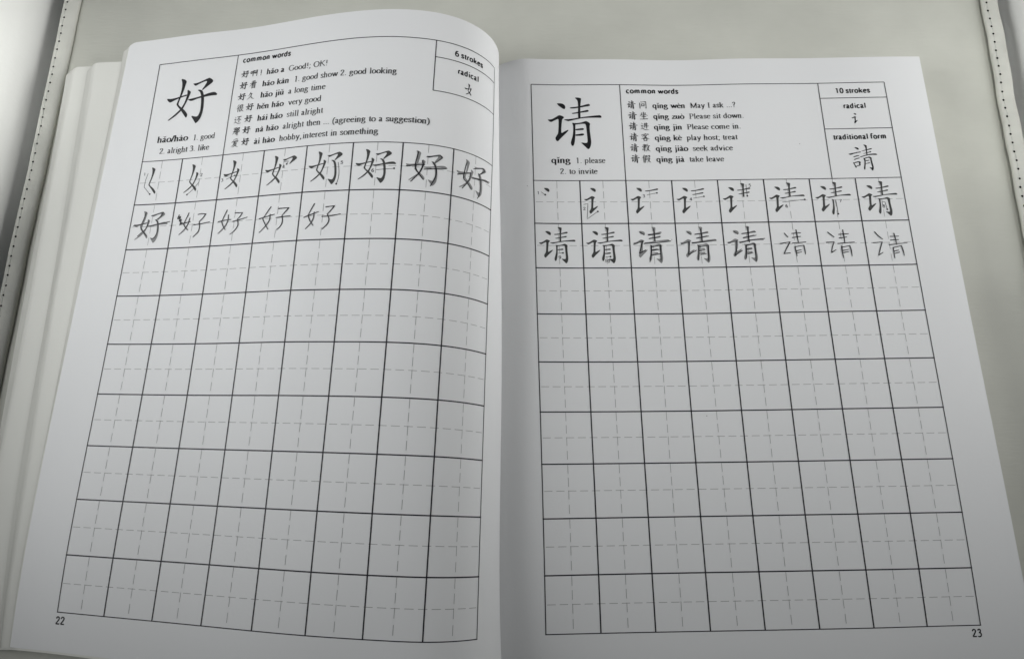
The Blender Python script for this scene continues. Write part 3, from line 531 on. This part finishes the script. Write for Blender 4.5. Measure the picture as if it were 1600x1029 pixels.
# ---- brush-written characters of the word lists, strokes in a 100 x 100 box: (kind, points)
KW = {'h': (3.6, 3.0, 5.2), 's': (5.2, 4.2, 4.6), 'p': (5.0, 4.2, 1.4), 'n': (2.0, 5.4, 2.0), 'd': (1.8, 5.4, 4.0), 'z': (3.8, 5.0, 4.4)}
CHARS = {
    '啊': [('s', [(8, 70), (11, 42)]), ('z', [(8, 70), (28, 73), (26, 46)]), ('h', [(11, 47), (27, 49)]), ('z', [(40, 80), (56, 83), (46, 64)]), ('z', [(46, 64), (57, 54), (48, 46)]), ('s', [(41, 80), (41, 10)]),
          ('h', [(58, 78), (98, 83)]), ('s', [(65, 62), (67, 40)]), ('z', [(65, 62), (80, 64), (78, 42)]), ('h', [(67, 44), (78, 45)]), ('s', [(90, 80), (90, 10)]), ('p', [(90, 10), (80, 20)])],
    '看': [('p', [(72, 97), (25, 90)]), ('h', [(28, 79), (74, 83)]), ('h', [(8, 65), (94, 71)]), ('p', [(48, 92), (38, 60), (4, 28)]), ('s', [(38, 56), (38, 2)]), ('z', [(38, 56), (73, 59), (73, 2)]),
          ('h', [(38, 43), (73, 45)]), ('h', [(38, 28), (73, 30)]), ('h', [(38, 11), (73, 13)])],
    '久': [('p', [(45, 95), (36, 70), (12, 46)]), ('h', [(36, 72), (62, 76)]), ('p', [(62, 76), (48, 42), (5, 4)]), ('n', [(48, 50), (68, 20), (98, 8)])],
    '很': [('p', [(32, 95), (8, 70)]), ('p', [(36, 70), (5, 38)]), ('s', [(24, 54), (24, 2)]), ('z', [(48, 87), (79, 90), (77, 56)]), ('h', [(48, 72), (77, 74)]), ('h', [(48, 56), (77, 58)]),
          ('s', [(48, 87), (48, 8)]), ('p', [(48, 8), (68, 22)]), ('p', [(90, 50), (70, 38)]), ('n', [(60, 54), (72, 24), (99, 5)])],
    '还': [('h', [(40, 86), (92, 90)]), ('p', [(68, 88), (55, 62), (36, 44)]), ('s', [(66, 66), (66, 20)]), ('d', [(74, 62), (92, 44)]), ('d', [(14, 88), (27, 76)]), ('h', [(6, 58), (25, 62)]), ('p', [(25, 62), (16, 40)]),
          ('p', [(16, 40), (28, 24)]), ('n', [(4, 14), (28, 19), (60, 6), (98, 7)])],
    '那': [('h', [(10, 86), (50, 90)]), ('z', [(50, 90), (46, 12)]), ('p', [(46, 12), (36, 20)]), ('h', [(13, 66), (47, 68)]), ('h', [(6, 44), (49, 48)]), ('p', [(28, 86), (26, 45), (3, 8)]), ('z', [(62, 86), (88, 90), (74, 66)]),
          ('z', [(74, 66), (90, 46), (74, 34)]), ('s', [(62, 86), (62, -3)])],
    '爱': [('p', [(76, 98), (25, 90)]), ('d', [(24, 82), (32, 70)]), ('d', [(47, 84), (53, 72)]), ('p', [(79, 87), (68, 71)]), ('d', [(14, 66), (10, 52)]), ('h', [(13, 64), (90, 69)]), ('p', [(90, 69), (80, 55)]), ('h', [(28, 49), (73, 53)]),
          ('p', [(48, 64), (36, 32), (6, 2)]), ('h', [(38, 34), (71, 38)]), ('p', [(71, 38), (55, 16), (22, -2)]), ('n', [(41, 29), (62, 12), (95, -2)])],
    '问': [('d', [(25, 96), (36, 83)]), ('s', [(14, 78), (16, 0)]), ('h', [(42, 88), (88, 92)]), ('z', [(88, 92), (88, 4)]), ('p', [(88, 4), (76, 14)]), ('s', [(36, 62), (38, 30)]), ('z', [(36, 62), (67, 64), (64, 32)]), ('h', [(38, 35), (64, 37)])],
    '坐': [('p', [(30, 90), (22, 62), (4, 42)]), ('d', [(27, 66), (43, 50)]), ('p', [(72, 90), (66, 66), (54, 48)]), ('d', [(72, 68), (95, 50)]), ('s', [(50, 99), (50, 6)]), ('h', [(24, 34), (76, 38)]), ('h', [(3, 4), (98, 9)])],
    '进': [('h', [(40, 76), (88, 80)]), ('h', [(35, 50), (95, 54)]), ('p', [(54, 94), (53, 50), (36, 22)]), ('s', [(73, 97), (73, 18)]), ('d', [(13, 92), (27, 79)]), ('h', [(6, 58), (25, 62)]), ('p', [(25, 62), (17, 40)]),
          ('p', [(17, 40), (26, 24)]), ('n', [(3, 12), (28, 18), (60, 4), (99, 6)])],
    '客': [('d', [(48, 102), (56, 90)]), ('d', [(16, 85), (12, 68)]), ('h', [(15, 83), (90, 88)]), ('p', [(90, 88), (80, 73)]), ('p', [(42, 78), (18, 50)]), ('h', [(38, 66), (68, 70)]), ('p', [(68, 70), (45, 44), (3, 24)]), ('n', [(40, 62), (60, 42), (99, 27)]),
          ('s', [(33, 32), (36, 0)]), ('z', [(33, 32), (69, 34), (66, 2)]), ('h', [(36, 5), (66, 6)])],
    '教': [('h', [(14, 82), (46, 85)]), ('s', [(30, 98), (30, 66)]), ('h', [(3, 63), (55, 68)]), ('p', [(53, 92), (34, 56), (4, 34)]), ('h', [(20, 50), (44, 53)]), ('p', [(44, 53), (34, 40)]), ('s', [(33, 42), (34, 5)]), ('p', [(34, 5), (25, 12)]), ('p', [(4, 22), (52, 34)]),
          ('p', [(69, 98), (57, 66)]), ('h', [(62, 71), (97, 76)]), ('p', [(83, 74), (72, 36), (46, 2)]), ('n', [(60, 60), (76, 24), (100, 3)])],
    '假': [('p', [(27, 98), (3, 56)]), ('s', [(18, 74), (18, -2)]), ('h', [(35, 87), (57, 89)]), ('s', [(56, 89), (55, 68)]), ('h', [(36, 70), (55, 71)]), ('s', [(35, 87), (35, -2)]), ('h', [(36, 52), (56, 54)]), ('h', [(36, 34), (56, 37)]),
          ('h', [(64, 86), (89, 90)]), ('s', [(88, 90), (87, 66)]), ('h', [(64, 68), (88, 70)]), ('h', [(61, 51), (87, 55)]), ('p', [(87, 55), (76, 28), (54, 2)]), ('n', [(64, 46), (77, 20), (100, 2)])],
}


def norm(strokes):
    a = np.concatenate([np.array(s) for s in strokes])
    c = (a.min(0) + a.max(0)) / 2
    return [[(x - c[0], y - c[1]) for x, y in s] for s in strokes]


N_HAO, N_QING, N_NV, N_YAN = norm(HAO), norm(QING), norm(HAO[:3]), norm(QING[:2])


def word_char(ink, ch, p, mt):
    if ch in '好请女讠':
        src, k = {'好': (N_HAO, 0.150), '请': (N_QING, 0.158), '女': (N_NV, 0.26), '讠': (N_YAN, 0.26)}[ch]
        for s in src:
            q = [(p[0] + x * k, p[1] + y * k) for x, y in s]
            ink.poly(q, mt)
            ink.ribbon(q + q[:1], mt, 0.0032, smooth=False)
    elif ch == '!':
        ink.ribbon([(p[0], p[1] + 0.125), (p[0], p[1] + 0.03)], mt, 0.0075)
        ink.disc((p[0], p[1]), 0.011, mt, 8)
    else:
        k = 0.0019
        for kind, pts in CHARS[ch]:
            w3 = KW[kind]
            q = [(p[0] + (x - 50) * k, p[1] + (y - 50) * k) for x, y in pts]
            n = len(q)
            ws = [np.interp(i / (n - 1), [0, .5, 1], w3) for i in range(n)]
            ink.ribbon(q, mt, k * 0.80, widths=ws, smooth=(kind in 'pnd'), step=0.03)


# ---- the ruled page layout, the same on both pages
HT = 11.365


def rules(side, parent):
    k = Ink(side)
    w1, w2 = 0.0120, 0.0088
    for j in range(10):
        k.ribbon([(-w1, j), (8 + w1, j)], M_LINE, w1 if 0 < j < 9 else w2, smooth=False, step=0.04)
    for i in range(9):
        k.ribbon([(i, 0), (i, 9)], M_LINE, w1 if 0 < i < 8 else 0.0092, smooth=False, step=0.2)
    for a, b_ in [((0, HT), (8, HT)), ((6.5, 10.978), (8, 10.978)), ((6.5, 10.205), (8, 10.205))]:
        k.ribbon([a, b_], M_LINE, w2, smooth=False, step=0.04)
    bot = 9 if side == 'R' else 10.205
    for a, b_ in [((0, 9), (0, HT)), ((2, 9), (2, HT)), ((6.5, bot), (6.5, HT)), ((8, 9), (8, HT))]:
        k.ribbon([a, b_], M_LINE, 0.0085, smooth=False, step=0.2)
    k.done('ruled_grid', parent)
    k = Ink(side)
    k.lift, k.inc = 0.0020, 0.0
    for j in range(9):
        x = 0.035
        while x < 7.95:
            k.ribbon([(x, j + 0.5), (min(x + 0.155, 7.97), j + 0.5)], M_GUIDE, 0.0042, smooth=False, step=0.06)
            x += 0.2285
    k.lift = 0.0024
    for i in range(8):
        for j in range(9):
            for q in (0.0, 0.24, 0.475, 0.735):
                lo, hi = j + 0.985 - q - 0.165, j + 0.985 - q
                if j == 8 and q == 0:
                    hi = 8.995
                k.ribbon([(i + 0.5, max(lo, j + 0.01)), (i + 0.5, hi)], M_GUIDE, 0.0040, smooth=False, step=0.2)
    k.done('dashed_guides', parent)


rules('L', page_left)
rules('R', page_right)


def big(side, strokes, name, parent):
    k = Ink(side)
    for s in strokes:
        k.poly(list(s), M_INK)
    return k.done(name, parent)


big('L', HAO, 'headline_character', page_left)
big('R', QING, 'headline_character', page_right)
big('R', TRAD, 'traditional_character', page_right)


def texts(side, runs, cjk, parent):
    lines = {}
    for st, t, p0, p1 in runs:
        if st in ('R', 'B'):
            lines.setdefault(round((10.78 - p0[1]) / 0.268), []).append((st, t, p0, p1))
    used = set()
    for n, rs in sorted(lines.items()):
        k = Ink(side)
        base = sum(r[2][1] for r in rs) / len(rs)
        for st, t, p0, p1 in rs:
            write(k, st, t, (p0[0], base), (p1[0], base), M_INK)
        for q, (ch, p) in enumerate(cjk):
            if p[0] < 2.8 and abs(p[1] - (base + 0.075)) < 0.13 and q not in used:
                used.add(q)
                word_char(k, ch, (p[0], base + (0.005 if ch == '!' else 0.075)), M_INK)
        k.done('word_entry', parent)
    k = Ink(side)
    for st, t, p0, p1 in runs:
        if st in ('RR', 'BB'):
            write(k, st, t, p0, p1, M_INK)
    k.done('character_meaning', parent)
    for st, t, p0, p1 in runs:
        if st == 'b':
            k = Ink(side)
            write(k, st, t, p0, p1, M_INK)
            if t == 'radical':
                word_char(k, cjk[-1][0], cjk[-1][1], M_INK)
            k.done('box_heading', parent)
        if st == 's':
            k = Ink(side)
            write(k, st, t, p0, p1, M_INK)
            k.done('page_number', parent)


texts('L', RUN_L, CJK_L, page_left)
texts('R', RUN_R, CJK_R, page_right)


def practice(side, strokes, u0, v0, ku, kv, du, dv, cells, arrows, parent):
    ar = {c: (n, p, l) for c, n, p, l in arrows}
    for (ci, cj), count, mt in cells:
        k = Ink(side)
        for s in strokes[:count]:
            k.poly([((x - u0) * ku + du + ci, (y - v0) * kv + dv + 8 - cj) for x, y in s], mt)
        if (ci, cj) in ar:
            n, p, l = ar[(ci, cj)]
            em = 0.100
            wd = 0.058 * len(n)
            STYLE['n'] = (em, (56, 50), False)
            write(k, 'n', n, (p[0] - wd / 2, p[1] - 0.033), (p[0] + wd / 2, p[1] - 0.033), M_LINE)
            k.ribbon(l, M_LINE, 0.0050, smooth=(side == 'L' and len(l) > 3 and n != '1'), step=0.05)
            k.disc(l[-1], 0.020, M_LINE, 8)
        k.done('practice_character', parent)


practice('L', HAO, 0.34, 9.81, 0.635, 0.64, 0.08, 0.13,
         [((i, 0), i + 1, M_MODEL) for i in range(6)] + [((6, 0), 6, M_TRACE), ((7, 0), 6, M_TRACE), ((0, 1), 6, M_TRACE)], ARR_L, page_left)
practice('R', QING, 0.34, 9.75, 0.645, 0.633, 0.07, 0.10,
         [((i, 0), i + 1, M_MODEL) for i in range(8)] + [((0, 1), 9, M_MODEL), ((1, 1), 10, M_MODEL)] + [((i, 1), 10, M_TRACE) for i in (2, 3, 4)], ARR_R, page_right)


def pen(side, cells, parent):
    for c, strokes in cells.items():
        k = Ink(side)
        k.lift = 0.0065
        for s in strokes:
            n = len(s)
            r = 0.0108
            ws = [random.uniform(0.9, 1.12) for _ in s]
            ws[-1] *= 0.75
            k.ribbon(s, M_PEN, r, widths=ws, step=0.03)
            k.disc(s[0], r * ws[0], M_PEN, 8)
            k.disc(s[-1], r * ws[-1], M_PEN, 8)
        k.done('handwritten_character', parent)


pen('L', PEN_L, page_left)
pen('R', PEN_R, page_right)

# small specks of toner on the paper, as printed
for (u, v) in [(-0.14, 8.87), (2.90, 7.63), (5.9, 9.85), (3.3, 3.9)]:
    k = Ink('R')
    k.disc((u, v), 0.010, M_GUIDE, 7)
    k.done('ink_speck', page_right)

# ---------------------------------------------------------------- the upholstered seat the book lies on
seat = empty('upholstered_seat', W((0, 6, -Z0)),
             'pale greige leatherette seat with stitched piping and white side bolsters under the open workbook', 'seat')
SORG = W((0, 6, -Z0))
XL_T = [(-6, -11.52), (0, -11.46), (6, -11.30), (7.8, -11.26), (9.8, -11.18), (14, -11.06), (20, -10.90)]
XR_T = [(-6, 10.95), (6, 11.13), (9.6, 11.23), (11.5, 11.31), (13.9, 11.43), (20, 11.72)]


def edge_x(side, y):
    return lerp(y, XL_T if side == 'L' else XR_T)


# seat panel, softly padded: it dips towards the piping
ny, nx = 90, 120
V, F = [], []
ys = np.linspace(-5, 20, ny)
for y in ys:
    a, b_ = edge_x('L', y) + 0.06, edge_x('R', y) - 0.06
    for i in range(nx):
        t = i / (nx - 1)
        s = 0.5 - 0.5 * math.cos(math.pi * t)
        x = a + (b_ - a) * s
        d = min(x - a, b_ - x)
        left = x - a < b_ - x
        z = -Z0 - (0.10 if left else 0.13) * math.exp(-(d / (0.16 if left else 0.34)) ** 2) - 0.05 * math.exp(-d / 0.9)
        V.append(W((x, y, z)))
for j in range(ny - 1):
    for i in range(nx - 1):
        F.append((j * nx + i, j * nx + i + 1, (j + 1) * nx + i + 1, (j + 1) * nx + i))
link('seat_panel', V, F, [M_SEAT], seat, org=SORG, smooth=True)

PITCH = 0.226
HZ, TILT = 0.065, 0.10
for side in 'LR':
    sg = -1 if side == 'L' else 1
    # piping: a flattened stitched welt, puckered at every stitch
    st_dx = -0.085 if side == 'L' else -0.095
    V, F = [], []
    yy = np.arange(-5, 19.9, PITCH / 6)
    ns = 28
    for q, y in enumerate(yy):
        xc = edge_x(side, y)
        ph = (y / PITCH) % 1.0
        puck = math.exp(-(min(ph, 1 - ph) / 0.2) ** 2)
        wob = 0.012 * math.sin(y * 2.1) + 0.008 * math.sin(y * 5.3 + 1)
        for i in range(ns):
            an = 2 * math.pi * i / ns
            ca, sa = math.cos(an), math.sin(an)
            dx = 0.178 * math.copysign(abs(ca) ** 0.45, ca)
            dz = HZ * math.copysign(abs(sa) ** 0.6, sa)
            if dz > 0:
                dz -= 0.022 * (0.35 + puck) * math.exp(-((dx - st_dx) / 0.05) ** 2)
                dz += 0.012 * (1 - (dx / 0.178) ** 2)
            V.append(W((xc + dx + wob * 0.6, y, -Z0 - 0.04 + dz + TILT * (dx if side == 'R' else -dx) + wob * 0.4)))
    n = len(yy)
    for j in range(n - 1):
        for i in range(ns):
            F.append((j * ns + i, j * ns + (i + 1) % ns, (j + 1) * ns + (i + 1) % ns, (j + 1) * ns + i))
    pip = link('piping', V, F, [M_FLANGE], seat, org=SORG, smooth=True)
    # stitching: thread dashes between dark needle holes
    V, F, FM = [], [], []

    def blob(c, r, mi):
        n0 = len(V)
        for a in range(5):
            th = math.pi * a / 4
            for b2 in range(8):
                ph2 = 2 * math.pi * b2 / 8
                V.append(W((c[0] + r[0] * math.sin(th) * math.cos(ph2), c[1] + r[1] * math.sin(th) * math.sin(ph2), c[2] + r[2] * math.cos(th))))
        for a in range(4):
            for b2 in range(8):
                F.append((n0 + a * 8 + b2, n0 + (a + 1) * 8 + b2, n0 + (a + 1) * 8 + (b2 + 1) % 8, n0 + a * 8 + (b2 + 1) % 8))
                FM.append(mi)

    y = 4.0 // PITCH * PITCH
    while y < 16.5:
        jx, jy = random.uniform(-0.008, 0.008), random.uniform(-0.012, 0.012)
        wob = 0.012 * math.sin(y * 2.1) + 0.008 * math.sin(y * 5.3 + 1)
        zt = HZ - 0.010 + TILT * (st_dx if side == 'R' else -st_dx)
        x = edge_x(side, y) + st_dx + wob * 0.6
        zz = -Z0 - 0.04 + zt + wob * 0.4
        hr = 0.022 if side == 'L' else 0.026
        blob((x + jx, y + jy, zz), (hr, hr * 1.15, 0.012), 0)
        y2 = y + PITCH / 2
        x2 = edge_x(side, y2) + st_dx
        blob((x2 + wob * 0.6, y2, zz + 0.006), (0.012, 0.075, 0.012), 1)
        y += PITCH
    link('stitching', V, F, [M_HOLE, M_THREAD], pip, FM, smooth=True, org=SORG)
    # side bolster swelling up outside the piping
    prof = [(0, -1.3), (0.34, -1.3), (0.40, -0.8), (0.45, -0.35), (0.52, 0.0), (0.66, 0.3), (1.1, 1.0), (1.9, 1.95), (3, 2.5), (7, 2.8)]
    pr = []
    dd = np.concatenate([np.linspace(0, 1.6, 60), np.linspace(1.8, 7, 14)])
    zz = np.interp(dd, [p[0] for p in prof], [p[1] for p in prof])
    for _ in range(2):
        zz[1:-1] = (zz[:-2] + 2 * zz[1:-1] + zz[2:]) / 4
    V, F = [], []
    for y in ys:
        xc = edge_x(side, y) + sg * 0.15
        for d, z in zip(dd, zz):
            V.append(W((xc + sg * d, y, -Z0 + z + 0.015 * math.sin(y * 1.3 + d))))
    nd = len(dd)
    for j in range(ny - 1):
        for i in range(nd - 1):
            q = (j * nd + i, j * nd + i + 1, (j + 1) * nd + i + 1, (j + 1) * nd + i)
            F.append(q if side == 'R' else q[::-1])
    link('side_bolster', V, F, [M_SIDE], seat, org=SORG, smooth=True)
